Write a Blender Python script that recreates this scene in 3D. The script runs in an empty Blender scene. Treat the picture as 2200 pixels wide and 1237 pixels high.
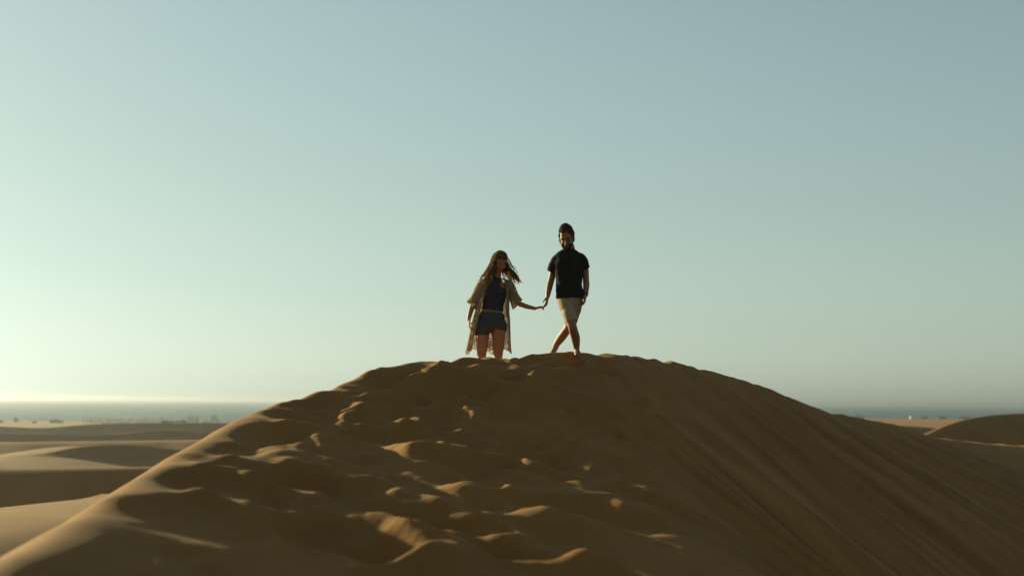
import bpy, bmesh, math, random
import numpy as np
from mathutils import Matrix, Vector

# ------------------------------------------------------------------ camera, sky, sun
R = math.radians
sc = bpy.context.scene
COL = sc.collection
PITCH = math.atan(243.5 / (50 / 36 * 2200))
ROLL = R(0.47)
FPX = 50 / 36 * 2200
cam = bpy.data.objects.new('camera', bpy.data.cameras.new('camera'))
COL.objects.link(cam)
sc.camera = cam
cam.data.sensor_fit = 'HORIZONTAL'
cam.data.sensor_width = 36
cam.data.lens = 50
cam.data.clip_start = 0.05
cam.data.clip_end = 120000
cam.data.dof.use_dof = True
cam.data.dof.focus_distance = 17.6
cam.data.dof.aperture_fstop = 1.5
CM = Matrix.Rotation(R(90) + PITCH, 4, 'X') @ Matrix.Rotation(ROLL, 4, 'Z')
cam.matrix_world = CM

SUN_AZ, SUN_EL = -52.0, 12.5          # degrees left of the view axis, degrees above the horizon
world = bpy.data.worlds.new('World')
sc.world = world
world.use_nodes = True
wnt = world.node_tree
bg = wnt.nodes['Background']
sky = wnt.nodes.new('ShaderNodeTexSky')
sky.sky_type = 'NISHITA'
sky.sun_disc = False
sky.sun_elevation = R(SUN_EL)
sky.sun_rotation = R(SUN_AZ)
sky.air_density = 1.0
sky.dust_density = 1.0
sky.ozone_density = 1.0
# sea haze takes most of the colour out of the sky; the print is a little green
bw = wnt.nodes.new('ShaderNodeHueSaturation')
geo = wnt.nodes.new('ShaderNodeTexCoord')
sep = wnt.nodes.new('ShaderNodeSeparateXYZ')
wnt.links.new(geo.outputs['Generated'], sep.inputs[0])
mr = wnt.nodes.new('ShaderNodeMapRange')
mr.interpolation_type = 'SMOOTHSTEP'
mr.inputs['From Min'].default_value = 0.0
mr.inputs['From Max'].default_value = 0.30
mr.inputs['To Min'].default_value = 0.40
mr.inputs['To Max'].default_value = 0.64
wnt.links.new(sep.outputs['Z'], mr.inputs['Value'])
wnt.links.new(mr.outputs['Result'], bw.inputs['Saturation'])
wnt.links.new(sky.outputs[0], bw.inputs['Color'])
tint = wnt.nodes.new('ShaderNodeMix')
tint.data_type = 'RGBA'
tint.blend_type = 'MULTIPLY'
tint.inputs['Factor'].default_value = 1.0
tint.inputs['B'].default_value = (0.825, 1.0, 0.925, 1)
# the glare round the sun rolls off softly
den = wnt.nodes.new('ShaderNodeVectorMath'); den.operation = 'MULTIPLY_ADD'
den.inputs[1].default_value = (0.078, 0.078, 0.078)
den.inputs[2].default_value = (1, 1, 1)
dv = wnt.nodes.new('ShaderNodeVectorMath'); dv.operation = 'DIVIDE'
wnt.links.new(bw.outputs['Color'], den.inputs[0])
wnt.links.new(bw.outputs['Color'], dv.inputs[0]); wnt.links.new(den.outputs[0], dv.inputs[1])
wnt.links.new(dv.outputs[0], tint.inputs['A'])
wnt.links.new(tint.outputs['Result'], bg.inputs['Color'])
bg.inputs['Strength'].default_value = 0.073

sun_data = bpy.data.lights.new('sun', 'SUN')
sun_data.energy = 5.0
sun_data.angle = R(0.8)
sun_data.color = (1.0, 0.94, 0.56)
sun = bpy.data.objects.new('sun', sun_data)
COL.objects.link(sun)
SDIR = Vector((math.sin(R(SUN_AZ)) * math.cos(R(SUN_EL)), math.cos(R(SUN_AZ)) * math.cos(R(SUN_EL)), math.sin(R(SUN_EL))))
sun.rotation_euler = SDIR.to_track_quat('Z', 'Y').to_euler()
sun.location = SDIR * 100

vs = sc.view_settings
vs.view_transform = 'Standard'
vs.look = 'None'
vs.exposure = 1.16
vs.gamma = 1.0
vs.use_curve_mapping = False
sc.cycles.max_bounces = 6
sc.cycles.use_denoising = True

# ------------------------------------------------------------------ helpers
CM3 = np.array(CM.to_3x3())


def at(px, py, Y):
    """world point at distance Y (along +Y) behind a place in the photograph"""
    d = CM3 @ np.array([(px - 1100) / FPX, (618.5 - py) / FPX, -1.0])
    return d * (Y / d[1])


def tag(o, label=None, cat=None, group=None, kind=None):
    if label: o['label'] = label
    if cat: o['category'] = cat
    if group: o['group'] = group
    if kind: o['kind'] = kind
    return o


def empty(name, loc, rz=0):
    o = bpy.data.objects.new(name, None)
    o.empty_display_size = 0.2
    COL.objects.link(o)
    o.location = loc
    o.rotation_euler = (0, 0, rz)
    return o


def mesh_obj(name, verts, faces, mat=None, parent=None, smooth=True):
    me = bpy.data.meshes.new(name)
    me.from_pydata([tuple(v) for v in verts], [], [tuple(f) for f in faces])
    me.update()
    if smooth:
        me.polygons.foreach_set('use_smooth', [True] * len(me.polygons))
    if mat: me.materials.append(mat)
    o = bpy.data.objects.new(name, me)
    COL.objects.link(o)
    if parent: o.parent = parent
    return o


def grid_mesh(name, xs, ys, Z, mat, attrs=None):
    nx, ny = len(xs), len(ys)
    X, Y = np.meshgrid(xs, ys)
    co = np.stack([X, Y, Z], -1).reshape(-1, 3).astype(np.float32)
    i = np.arange((nx - 1) * (ny - 1))
    r, c = i // (nx - 1), i % (nx - 1)
    a = r * nx + c
    quads = np.stack([a, a + 1, a + nx + 1, a + nx], -1).astype(np.int32)
    me = bpy.data.meshes.new(name)
    me.vertices.add(len(co)); me.vertices.foreach_set('co', co.ravel())
    me.loops.add(quads.size); me.loops.foreach_set('vertex_index', quads.ravel())
    me.polygons.add(len(quads))
    me.polygons.foreach_set('loop_start', np.arange(0, quads.size, 4, dtype=np.int32))
    me.polygons.foreach_set('loop_total', np.full(len(quads), 4, np.int32))
    me.update(calc_edges=True)
    me.polygons.foreach_set('use_smooth', np.ones(len(quads), bool))
    for k, v in (attrs or {}).items():
        at_ = me.attributes.new(k, 'FLOAT', 'POINT')
        at_.data.foreach_set('value', v.ravel().astype(np.float32))
    me.materials.append(mat)
    o = bpy.data.objects.new(name, me)
    COL.objects.link(o)
    return o


def steps(lo, a, b, hi, d, g):
    """grid lines: even spacing d between a and b, growing by g per metre outside"""
    mid = list(np.arange(a, b, d))
    up, x, s = [], b, d
    while x < hi:
        up.append(x); s = d + g * (x - b); x += s
    up.append(hi)
    dn, x, s = [], a, d
    while x > lo:
        s = d + g * (a - x); x -= s
        dn.append(max(x, lo))
    return np.array(dn[::-1] + mid + up)


_rng = np.random.RandomState(7)
_perm = _rng.permutation(512)
_perm = np.concatenate([_perm, _perm, _perm])
_ga = _rng.rand(512) * 2 * np.pi
_gx, _gy = np.cos(_ga), np.sin(_ga)


def noise(x, y):
    """gradient noise, about -0.7..0.7"""
    x = np.asarray(x, float); y = np.asarray(y, float)
    xi = np.floor(x).astype(int); yi = np.floor(y).astype(int)
    xf = x - xi; yf = y - yi
    u = xf ** 3 * (xf * (xf * 6 - 15) + 10); v = yf ** 3 * (yf * (yf * 6 - 15) + 10)
    def g(ix, iy, dx, dy):
        h = _perm[(_perm[ix & 511] + iy) & 511]
        return _gx[h] * dx + _gy[h] * dy
    n00 = g(xi, yi, xf, yf); n10 = g(xi + 1, yi, xf - 1, yf)
    n01 = g(xi, yi + 1, xf, yf - 1); n11 = g(xi + 1, yi + 1, xf - 1, yf - 1)
    return (n00 * (1 - u) + n10 * u) * (1 - v) + (n01 * (1 - u) + n11 * u) * v


def sstep(a, b, x):
    t = np.clip((x - a) / (b - a), 0, 1)
    return t * t * (3 - 2 * t)


def spl(t, k):
    t = t / k
    return k * (np.maximum(t, 0) + np.log1p(np.exp(-np.abs(t))))


def smax(a, b, k):
    return b + spl(a - b, k)


def curve1(ts, vs_, sig, lo, hi, n=4000):
    """smoothed interpolation table"""
    g = np.linspace(lo, hi, n)
    v = np.interp(g, ts, vs_)
    h = (hi - lo) / (n - 1)
    m = int(4 * sig / h) + 1
    k = np.exp(-0.5 * (np.arange(-m, m + 1) * h / sig) ** 2); k /= k.sum()
    v = np.convolve(np.pad(v, m, mode='reflect', reflect_type='odd'), k, 'valid')
    return lambda q: np.interp(q, g, v)


# ------------------------------------------------------------------ materials
def mat_new(name):
    m = bpy.data.materials.new(name)
    m.use_nodes = True
    nt = m.node_tree
    return m, nt, nt.nodes['Principled BSDF']


def ramp(nt, fac, stops):
    r = nt.nodes.new('ShaderNodeValToRGB')
    while len(r.color_ramp.elements) < len(stops):
        r.color_ramp.elements.new(0.5)
    for e, (p, c) in zip(r.color_ramp.elements, stops):
        e.position = p
        e.color = (*c, 1)
    nt.links.new(fac, r.inputs['Fac'])
    return r.outputs['Color']


def tex_noise(nt, scale, detail=4, rough=0.5, vec=None, dist=0.0):
    n = nt.nodes.new('ShaderNodeTexNoise')
    n.inputs['Scale'].default_value = scale
    n.inputs['Detail'].default_value = detail
    n.inputs['Roughness'].default_value = rough
    n.inputs['Distortion'].default_value = dist
    if vec is not None: nt.links.new(vec, n.inputs['Vector'])
    return n.outputs['Fac']


def mapped(nt, scale=(1, 1, 1), rot=(0, 0, 0), kind='Object'):
    tc = nt.nodes.new('ShaderNodeTexCoord')
    mp = nt.nodes.new('ShaderNodeMapping')
    mp.inputs['Scale'].default_value = scale
    mp.inputs['Rotation'].default_value = rot
    nt.links.new(tc.outputs[kind], mp.inputs['Vector'])
    return mp.outputs['Vector']


def mixrgb(nt, a, b, fac, mode='MIX'):
    m = nt.nodes.new('ShaderNodeMix')
    m.data_type = 'RGBA'; m.blend_type = mode
    for sock, val in (('Factor', fac), ('A', a), ('B', b)):
        if hasattr(val, 'is_output') or hasattr(val, 'links'):
            nt.links.new(val, m.inputs[sock])
        else:
            m.inputs[sock].default_value = val if sock == 'Factor' else (*val, 1)
    return m.outputs['Result']


def bump(nt, bsdf, height, strength, dist, prev=None):
    b = nt.nodes.new('ShaderNodeBump')
    b.inputs['Strength'].default_value = strength
    b.inputs['Distance'].default_value = dist
    nt.links.new(height, b.inputs['Height'])
    if prev is not None: nt.links.new(prev, b.inputs['Normal'])
    nt.links.new(b.outputs['Normal'], bsdf.inputs['Normal'])
    return b.outputs['Normal']


SAND_A, SAND_B = (0.212, 0.097, 0.026), (0.268, 0.125, 0.034)


def sand_material(name, ripple_scale, ripple_dist, streaks):
    m, nt, b = mat_new(name)
    big = tex_noise(nt, 0.35, 3, 0.55, mapped(nt))
    fine = tex_noise(nt, 90.0, 3, 0.7, mapped(nt))
    c1 = ramp(nt, big, [(0.3, SAND_A), (0.7, SAND_B)])
    c2 = ramp(nt, fine, [(0.25, (0.60, 0.58, 0.56)), (0.75, (1.22, 1.22, 1.22))])
    col = mixrgb(nt, c1, c2, 1.0, 'MULTIPLY')
    if streaks:
        # coarse dark grains sorted into lines that run down the slip face
        aq = nt.nodes.new('ShaderNodeAttribute'); aq.attribute_name = 'fall_q'
        ae = nt.nodes.new('ShaderNodeAttribute'); ae.attribute_name = 'fall_e'
        am = nt.nodes.new('ShaderNodeAttribute'); am.attribute_name = 'slip'
        cx = nt.nodes.new('ShaderNodeCombineXYZ')
        mq = nt.nodes.new('ShaderNodeMath'); mq.operation = 'MULTIPLY'; mq.inputs[1].default_value = 1.0
        me_ = nt.nodes.new('ShaderNodeMath'); me_.operation = 'MULTIPLY'; me_.inputs[1].default_value = 0.05
        nt.links.new(aq.outputs['Fac'], mq.inputs[0]); nt.links.new(ae.outputs['Fac'], me_.inputs[0])
        nt.links.new(mq.outputs[0], cx.inputs[0]); nt.links.new(me_.outputs[0], cx.inputs[1])
        s1 = tex_noise(nt, 2.6, 5, 0.62, cx.outputs[0], 0.15)
        sc_ = ramp(nt, s1, [(0.34, (0.68, 0.66, 0.63)), (0.60, (1.10, 1.10, 1.10))])
        mm = nt.nodes.new('ShaderNodeMix'); mm.data_type = 'RGBA'
        mm.inputs['A'].default_value = (1, 1, 1, 1)
        nt.links.new(am.outputs['Fac'], mm.inputs['Factor']); nt.links.new(sc_, mm.inputs['B'])
        col = mixrgb(nt, col, mm.outputs['Result'], 1.0, 'MULTIPLY')
        s2 = tex_noise(nt, 9.0, 4, 0.6, cx.outputs[0], 0.1)
        mh = nt.nodes.new('ShaderNodeMath'); mh.operation = 'MULTIPLY'
        nt.links.new(s2, mh.inputs[0]); nt.links.new(am.outputs['Fac'], mh.inputs[1])
    nt.links.new(col, b.inputs['Base Color'])
    b.inputs['Roughness'].default_value = 0.95
    b.inputs['Specular IOR Level'].default_value = 0.12
    n1 = bump(nt, b, fine, 0.5, 0.006)
    w = nt.nodes.new('ShaderNodeTexWave')
    w.inputs['Scale'].default_value = ripple_scale
    w.inputs['Distortion'].default_value = 5.0
    w.inputs['Detail'].default_value = 2.0
    w.inputs['Detail Scale'].default_value = 0.7
    nt.links.new(mapped(nt, (1, 1, 1), (0, 0, R(38))), w.inputs['Vector'])
    n2 = bump(nt, b, w.outputs['Fac'], 0.22, ripple_dist, n1)
    if streaks:
        bump(nt, b, mh.outputs[0], 0.7, 0.05, n2)
    return m


M_DUNE = sand_material('dune_sand', 4.0, 0.004, True)
M_GROUND = sand_material('far_sand', 1.2, 0.012, False)


def plain(name, col, rough=0.8, spec=0.2, var=0.12, scale=30.0):
    m, nt, b = mat_new(name)
    n = tex_noise(nt, scale, 4, 0.6, mapped(nt))
    lo = tuple(c * (1 - var) for c in col); hi = tuple(min(1, c * (1 + var)) for c in col)
    nt.links.new(ramp(nt, n, [(0.3, lo), (0.7, hi)]), b.inputs['Base Color'])
    b.inputs['Roughness'].default_value = rough
    b.inputs['Specular IOR Level'].default_value = spec
    return m


# ------------------------------------------------------------------ the big dune
crest_px = [(0, 1222, 5.6), (200, 1098, 7.6), (390, 974, 10), (490, 914, 11.5), (555, 887, 12.6), (612, 880, 13.0),
            (690, 843, 13.8), (748, 829, 14.3), (830, 788, 15), (880, 779, 15.5), (950, 786, 16), (1000, 773, 16.35),
            (1040, 769, 16.65), (1100, 772, 17), (1150, 764.5, 17.35), (1200, 762, 17.7), (1260, 762, 18.1), (1330, 764, 18.8),
            (1400, 772, 19.6), (1450, 781, 20.3), (1500, 795, 21), (1560, 806, 22), (1620, 826, 23), (1700, 856, 24.5),
            (1760, 880, 26), (1830, 894, 28.5), (1900, 907, 32), (1990, 937, 38), (2100, 950, 46), (2200, 956, 55), (2420, 962, 74)]
cp = np.array([(-1.0, -12, -2.2), (-1.6, -2, -1.35), (-1.85, 3, -0.93)] + [tuple(at(*p)) for p in crest_px])
cp = cp[np.argsort(cp[:, 1])]
XC = curve1(cp[:, 1], cp[:, 0], 0.45, -12, 80, 9000)
ZC = curve1(cp[:, 1], cp[:, 2], 0.16, -12, 80, 9000)
gy = np.linspace(-12, 80, 2000)
DXC = curve1(gy, np.gradient(XC(gy), gy), 0.6, -12, 80, 4000)
WTOP = curve1([-12, 5, 8, 11, 14, 16, 17.5, 19, 22, 80], [3.5, 3.6, 3.7, 3.5, 2.9, 2.2, 1.1, 0.5, 0.25, 0.2], 0.5, -12, 80)
SLIP = curve1([-12, 16, 20, 26, 34, 46, 80], [0.56, 0.54, 0.50, 0.40, 0.22, 0.08, 0.04], 1.0, -12, 80)

# trampled hollows: (px, py of the lit wall in the photograph, distance, half width, half length, depth)
pits_px = [(860, 1190, 6.0, .20, .34, .12), (1150, 1205, 5.9, .22, .20, .09), (1065, 1105, 7.4, .20, .36, .08), (1062, 1160, 6.6, .14, .22, .08),
           (1075, 1010, 9.3, .15, .34, .08), (1042, 1050, 8.5, .14, .26, .07), (1222, 1003, 9.0, .17, .40, .09), (1242, 1036, 8.5, .12, .2, .05),
           (1390, 1138, 6.7, .30, .36, .11), (1500, 1128, 6.7, .30, .28, .09), (1100, 862, 13.2, .20, .5, .09), (970, 920, 11.6, .17, .45, .08),
           (1135, 908, 11.7, .17, .45, .08), (945, 898, 12.3, .16, .38, .07), (985, 884, 12.7, .16, .35, .07), (775, 1075, 8.2, .26, .34, .10),
           (632, 958, 10.6, .16, .5, .10), (742, 892, 12.4, .16, .5, .10), (538, 990, 10.0, .22, .42, .09), (690, 1046, 8.9, .17, .24, .05),
           (1035, 802, 15.4, .15, .4, .06), (1085, 805, 15.4, .15, .4, .06), (1105, 818, 14.9, .16, .4, .07), (1122, 830, 14.4, .16, .4, .07),
           (1025, 832, 14.4, .15, .4, .07), (1050, 840, 14.2, .15, .4, .07), (975, 855, 13.8, .15, .4, .07), (905, 800, 15.3, .15, .4, .07),
           (1160, 832, 14.5, .16, .4, .06), (900, 965, 10.6, .2, .5, .07), (800, 985, 10.2, .2, .5, .07), (870, 1010, 9.6, .2, .4, .06),
           (930, 1060, 8.5, .2, .35, .06), (1180, 790, 16.2, .13, .35, .05), (1240, 786, 16.6, .12, .35, .05), (1130, 775, 16.8, .12, .3, .05),
           (1290, 775, 17.4, .1, .3, .04), (1310, 790, 16.8, .12, .3, .04), (620, 1100, 7.8, .24, .34, .07), (760, 1140, 7.0, .22, .3, .06),
           (950, 1130, 7.1, .2, .3, .06), (1250, 1090, 7.5, .2, .3, .06), (1330, 1040, 8.3, .18, .3, .05), (420, 1050, 8.6, .22, .36, .07),
           (700, 920, 11.6, .18, .45, .08), (840, 925, 11.6, .18, .45, .07), (870, 880, 12.9, .16, .45, .07), (860, 840, 14.2, .16, .4, .07)]
_r = np.random.RandomState(21)


def dune_z(X, Y, detail=True):
    X = np.asarray(X, float); Y = np.asarray(Y, float)
    xc, zc, w, sl = XC(Y), ZC(Y), WTOP(Y), SLIP(Y)
    e = X - xc
    top = (sstep(-0.7, 0.25, e) * (1 - sstep(-0.3, 0.9, e - w)) * (1 - sstep(21, 26, Y)))
    # slow swells of the trodden crest, sharpened into soft ridges that run obliquely down to the right
    wx = X + 0.35 * noise(X * 0.9 + 5, Y * 0.5)
    a = noise(wx * 0.62 + 0.22 * Y + 3.1, Y * 0.50 - 0.42 * wx)
    b2 = noise(wx * 1.35 - 8, Y * 0.95 - 0.7 * wx)
    sw = 0.15 * (0.24 - np.sqrt(a * a + 0.004)) + 0.075 * (0.22 - np.sqrt(b2 * b2 + 0.004))
    # how the ridge itself falls away
    tl = 0.245 + 0.085 * (1 - sstep(8.5, 12, Y)) + 0.09 * (1 - sstep(5.5, 8.0, Y))
    z = zc - tl * e + (tl - 0.115) * spl(e - 0.7, 0.3) - sl * spl(e - w, 0.22) - 0.98 * spl(-e, 0.055) + 0.98 * 0.055 * 0.5
    z = z + 0.55 * spl(-e - 5.5, 1.2)      # the lit flank eases out at its foot
    # slip face: tongues that run straight down the fall line
    q = Y.copy() if hasattr(Y, 'copy') else Y
    for _ in range(3):
        q = Y + 0.75 * DXC(np.clip(q, -11, 40)) * np.maximum(e, -1)
    slip = sstep(-0.2, 1.2, e - w) * (1 - sstep(30, 46, Y))
    if detail:
        qw = q + 0.22 * noise(e * 0.55 + 3, q * 0.6)
        n1 = noise(qw * 0.7 + 2.2, e * 0.16 + 4) ; n2 = noise(qw * 2.3 + 7, e * 0.38) ; n3 = noise(qw * 6.5, e * 0.8 + 9)
        z = z + slip * (0.22 * (np.abs(n1) - 0.2) + 0.060 * n2 + 0.010 * n3)
        calm = 0.22 + 0.78 * np.maximum(sstep(0.1, 1.0, e), sstep(10.5, 12.0, Y) * (1 - 0.5 * sstep(14, 15.5, Y)))
        z = z + top * sw * calm
        z = z + top * calm * (0.06 * noise(q * 0.8 + 31, e * 0.35 + 2) + 0.03 * noise(q * 2.0 + 3, e * 0.5))
        z = z + top * calm * (0.016 * noise(X * 3.2, Y * 1.8) + 0.005 * noise(X * 9, Y * 7))
        lf = sstep(0.1, -0.5, e)
        z = z + lf * (0.03 * noise(X * 0.9, Y * 0.5) )
        z = z + (0.034 * noise(X * 2.6 + 40, Y * 2.0) + 0.018 * noise(X * 6 + 4, Y * 4.4)) * sstep(18.2, 20.5, Y) * (1 - sstep(30, 40, Y))
    return z, e, q, slip, top


def on_dune(px, py):
    """where the line of sight through a place in the photograph meets the bare dune"""
    Ys = np.arange(3.0, 60.0, 0.02)
    d = at(px, py, 1.0)
    zs = dune_z(d[0] * Ys, Ys, False)[0]
    k = np.argmax(d[2] * Ys < zs)
    return np.array([d[0] * Ys[k], Ys[k], zs[k]])


def add_pits(xs, ys, Z, top):
    pits = []
    for (px, py, Yd, rx, ry, dp) in pits_px:
        p = on_dune(px, py)
        f = min(1.3, max(0.7, p[1] / Yd)); rx *= f
        pits.append((p[0] - 1.0 * rx, p[1], rx * 1.75, ry * 1.0, _r.uniform(-0.55, -0.05), dp * (0.78 + 0.30 * (p[1] < 9.5)), 0.75 + 0.45 * (p[1] < 9.5)))
    for _ in range(110):
        y = _r.uniform(2.5, 20)
        x = float(XC(y)) + _r.uniform(-0.1, 1.0) * (float(WTOP(y)) + 0.25)
        rx = _r.uniform(.09, .19)
        pits.append((x, y, rx, rx * _r.uniform(1.2, 2.2), _r.uniform(-0.7, 0.5), _r.uniform(.012, .035), 0.4))
    for _ in range(170):                     # the busiest stretch, just below the couple
        y = _r.uniform(11.5, 17.3)
        x = float(XC(y)) + _r.uniform(0.0, 1.0) * (float(WTOP(y)) + 0.5)
        rx = _r.uniform(.09, .20)
        pits.append((x, y, rx, rx * _r.uniform(1.0, 1.8), _r.uniform(-0.7, 0.4), _r.uniform(.014, .034), 1.1))
    for (cx, cy, rx, ry, rot, dp, mound) in pits:
        Rr = 2.4 * max(rx, ry)
        i0, i1 = np.searchsorted(xs, [cx - Rr, cx + Rr]); j0, j1 = np.searchsorted(ys, [cy - Rr, cy + Rr])
        if i1 <= i0 or j1 <= j0: continue
        X, Y = np.meshgrid(xs[i0:i1], ys[j0:j1])
        dx, dy = X - cx, Y - cy
        c, s = math.cos(rot), math.sin(rot)
        u = (c * dx + s * dy) / rx; v = (-s * dx + c * dy) / ry
        rr = np.sqrt(u * u + v * v) * (1 + 0.55 * noise(X * 3.2 + cx, Y * 2.4))
        h = -dp * np.exp(-(rr * 1.15) ** 2.4) + 0.35 * dp * np.exp(-((rr - 1.25) / 0.38) ** 2)
        h = h + mound * 0.75 * dp * np.exp(-((u - 1.15) / 0.62) ** 2 - (v / 0.85) ** 2)
        edge = np.maximum(sstep(-0.05, 0.5, X - XC(Y)), 0.75 * sstep(11, 13, Y))
        Z[j0:j1, i0:i1] += h * np.clip(top[j0:j1, i0:i1] * 1.6, 0, 1) * edge
    return Z


# soft crest lines trodden and blown into the top, running down to the right (places in the photograph)
ridge_px = [([(500, 1039), (574, 1067), (655, 1092), (729, 1092), (782, 1073)], .085, .20), ([(786, 1051), (868, 1080), (950, 1104), (1032, 1120)], .06, .18),
            ([(745, 936), (827, 965), (909, 985), (991, 990), (1052, 979)], .075, .22), ([(623, 981), (696, 994), (778, 998)], .06, .2),
            ([(762, 863), (811, 875), (889, 883), (958, 891)], .06, .24), ([(729, 904), (811, 920), (901, 940)], .06, .22),
            ([(1069, 1043), (1114, 1067), (1195, 1133), (1277, 1149)], .06, .18), ([(811, 850), (852, 844), (893, 836)], .06, .24),
            ([(1085, 1165), (1138, 1153), (1195, 1145), (1318, 1157)], .06, .16), ([(180, 1100), (321, 1080), (369, 1084), (430, 1102)], .05, .2),
            ([(337, 1020), (417, 1020), (514, 1036), (642, 1084)], .07, .2), ([(379, 986), (465, 988), (552, 978)], .06, .2),
            ([(930, 800), (1000, 808), (1080, 812), (1180, 800)], .05, .25), ([(1050, 850), (1150, 860), (1230, 880)], .05, .22),
            ([(1120, 955), (1230, 970), (1330, 1000)], .05, .2), ([(880, 1190), (980, 1178), (1080, 1185)], .06, .15)]


def add_ridges(xs, ys, Z, top):
    for pts, amp, wd in ridge_px:
        P = np.array([on_dune(*p)[:2] for p in pts])
        P = np.stack([np.interp(np.linspace(0, len(P) - 1, 40), np.arange(len(P)), P[:, k]) for k in (0, 1)], -1)
        P[:, 0] += 0.05 * noise(np.linspace(0, 4, 40) + P[0, 0], np.full(40, amp * 50))
        lo, hi = P.min(0) - 4 * wd, P.max(0) + 4 * wd
        i0, i1 = np.searchsorted(xs, [lo[0], hi[0]]); j0, j1 = np.searchsorted(ys, [lo[1], hi[1]])
        if i1 <= i0 or j1 <= j0: continue
        X, Y = np.meshgrid(xs[i0:i1], ys[j0:j1])
        best = np.full(X.shape, 1e9); tt = np.zeros(X.shape)
        for k in range(len(P) - 1):
            a, b_ = P[k], P[k + 1]
            ab = b_ - a; L2 = (ab ** 2).sum() + 1e-9
            t = np.clip(((X - a[0]) * ab[0] + (Y - a[1]) * ab[1]) / L2, 0, 1)
            d = np.hypot(X - a[0] - t * ab[0], Y - a[1] - t * ab[1])
            m = d < best
            best = np.where(m, d, best); tt = np.where(m, (k + t) / (len(P) - 1), tt)
        h = 0.8 * amp * np.exp(-(np.sqrt(best ** 2 + 0.0012) / wd) ** 1.25) * np.sin(np.pi * np.clip(tt, 0.02, 0.98)) ** 0.6
        Z[j0:j1, i0:i1] += h * np.clip(top[j0:j1, i0:i1] * 1.6, 0, 1)
    return Z


dxs = steps(-16, -3.6, 4.2, 40, 0.035, 0.022)
dys = steps(-10, 3.6, 20.5, 78, 0.045, 0.022)
DX, DY = np.meshgrid(dxs, dys)
DZ, DE, DQ, DS, DT = dune_z(DX, DY)
DZ = add_pits(dxs, dys, DZ, DT)
DZ = add_ridges(dxs, dys, DZ, DT)
dune = grid_mesh('sand_dune', dxs, dys, DZ, M_DUNE, {'fall_q': DQ, 'fall_e': DE, 'slip': DS})
tag(dune, 'large trampled sand dune that the couple walks over', kind='structure')


def dune_height(x, y):
    i = np.clip(np.searchsorted(dxs, x), 1, len(dxs) - 1); j = np.clip(np.searchsorted(dys, y), 1, len(dys) - 1)
    fx = (x - dxs[i - 1]) / (dxs[i] - dxs[i - 1]); fy = (y - dys[j - 1]) / (dys[j] - dys[j - 1])
    return float((DZ[j - 1, i - 1] * (1 - fx) + DZ[j - 1, i] * fx) * (1 - fy) + (DZ[j, i - 1] * (1 - fx) + DZ[j, i] * fx) * fy)


# ------------------------------------------------------------------ desert floor, far dunes, beach
SEA_Z = -10.3


def ridge_def(pts, sn, sf, k, sig):
    w = np.array([at(*p) for p in pts])
    w = w[np.argsort(w[:, 0])]
    lo, hi = w[0, 0] - 300, w[-1, 0] + 300
    xs_ = np.concatenate([[lo], w[:, 0], [hi]])
    ycs = np.concatenate([[w[0, 1]], w[:, 1], [w[-1, 1]]])
    zcs = np.concatenate([[w[0, 2] - 6], w[:, 2], [w[-1, 2] - 6]])
    return (curve1(xs_, ycs, sig * 1.5, lo, hi, 6000), curve1(xs_, zcs, sig, lo, hi, 6000), sn, sf, k)


RIDGES = [
    # the lit apron at the lower left and the crests behind it, one after the other
    ridge_def([(-500, 1200, 40), (-200, 1140, 43), (0, 1106, 46), (110, 1085, 48), (220, 1068, 50), (330, 1058, 52), (480, 1050, 53)], -0.036, 0.55, 0.12, 0.5),
    ridge_def([(-400, 985, 66), (-150, 1000, 70), (0, 1008, 73), (60, 1015, 74), (120, 1028, 76), (200, 1043, 78.5), (280, 1058, 81), (420, 1080, 85)], 0.55, 0.072, 0.20, 0.6),
    ridge_def([(-400, 1020, 128), (-150, 1005, 132), (0, 991, 135), (80, 979, 137), (140, 962, 139), (185, 957, 140), (270, 953, 143), (330, 960, 145), (390, 966, 147), (500, 985, 151)], 0.52, 0.16, 0.3, 0.8),
    ridge_def([(-400, 1010, 156), (-150, 1000, 155), (0, 979, 155), (90, 964, 154), (160, 957, 153), (260, 966, 152), (500, 1000, 150)], 0.03, 0.3, 0.8, 1.5),
    ridge_def([(-400, 935, 222), (-150, 926, 232), (0, 929, 238), (120, 931, 242), (200, 934, 246), (262, 931, 250), (330, 922, 254), (400, 924, 258), (450, 930, 260), (600, 940, 266)], 0.52, 0.12, 0.5, 1.5),
    ridge_def([(-400, 915, 310), (-100, 913, 318), (0, 916, 322), (80, 921, 326), (140, 916, 330), (180, 911, 334), (250, 909, 340), (340, 908, 346), (480, 908, 354), (700, 908, 364)], 0.52, 0.05, 0.5, 2.5),
    # the dark hump at the right
    ridge_def([(1700, 985, 70), (1850, 960, 72), (1950, 948, 74), (1990, 934, 76), (2035, 912, 80), (2080, 898, 84), (2130, 890, 88), (2200, 886, 94), (2350, 884, 106), (2700, 900, 130)], 0.62, 0.22, 0.35, 0.9),
    ridge_def([(1700, 930, 190), (1860, 914, 195), (1930, 912, 200), (1990, 917, 200), (2100, 930, 205)], 0.30, 0.06, 0.6, 1.6),
]


def shore_y(X):
    return 600 + 420 * sstep(-60, 260, X)


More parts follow.
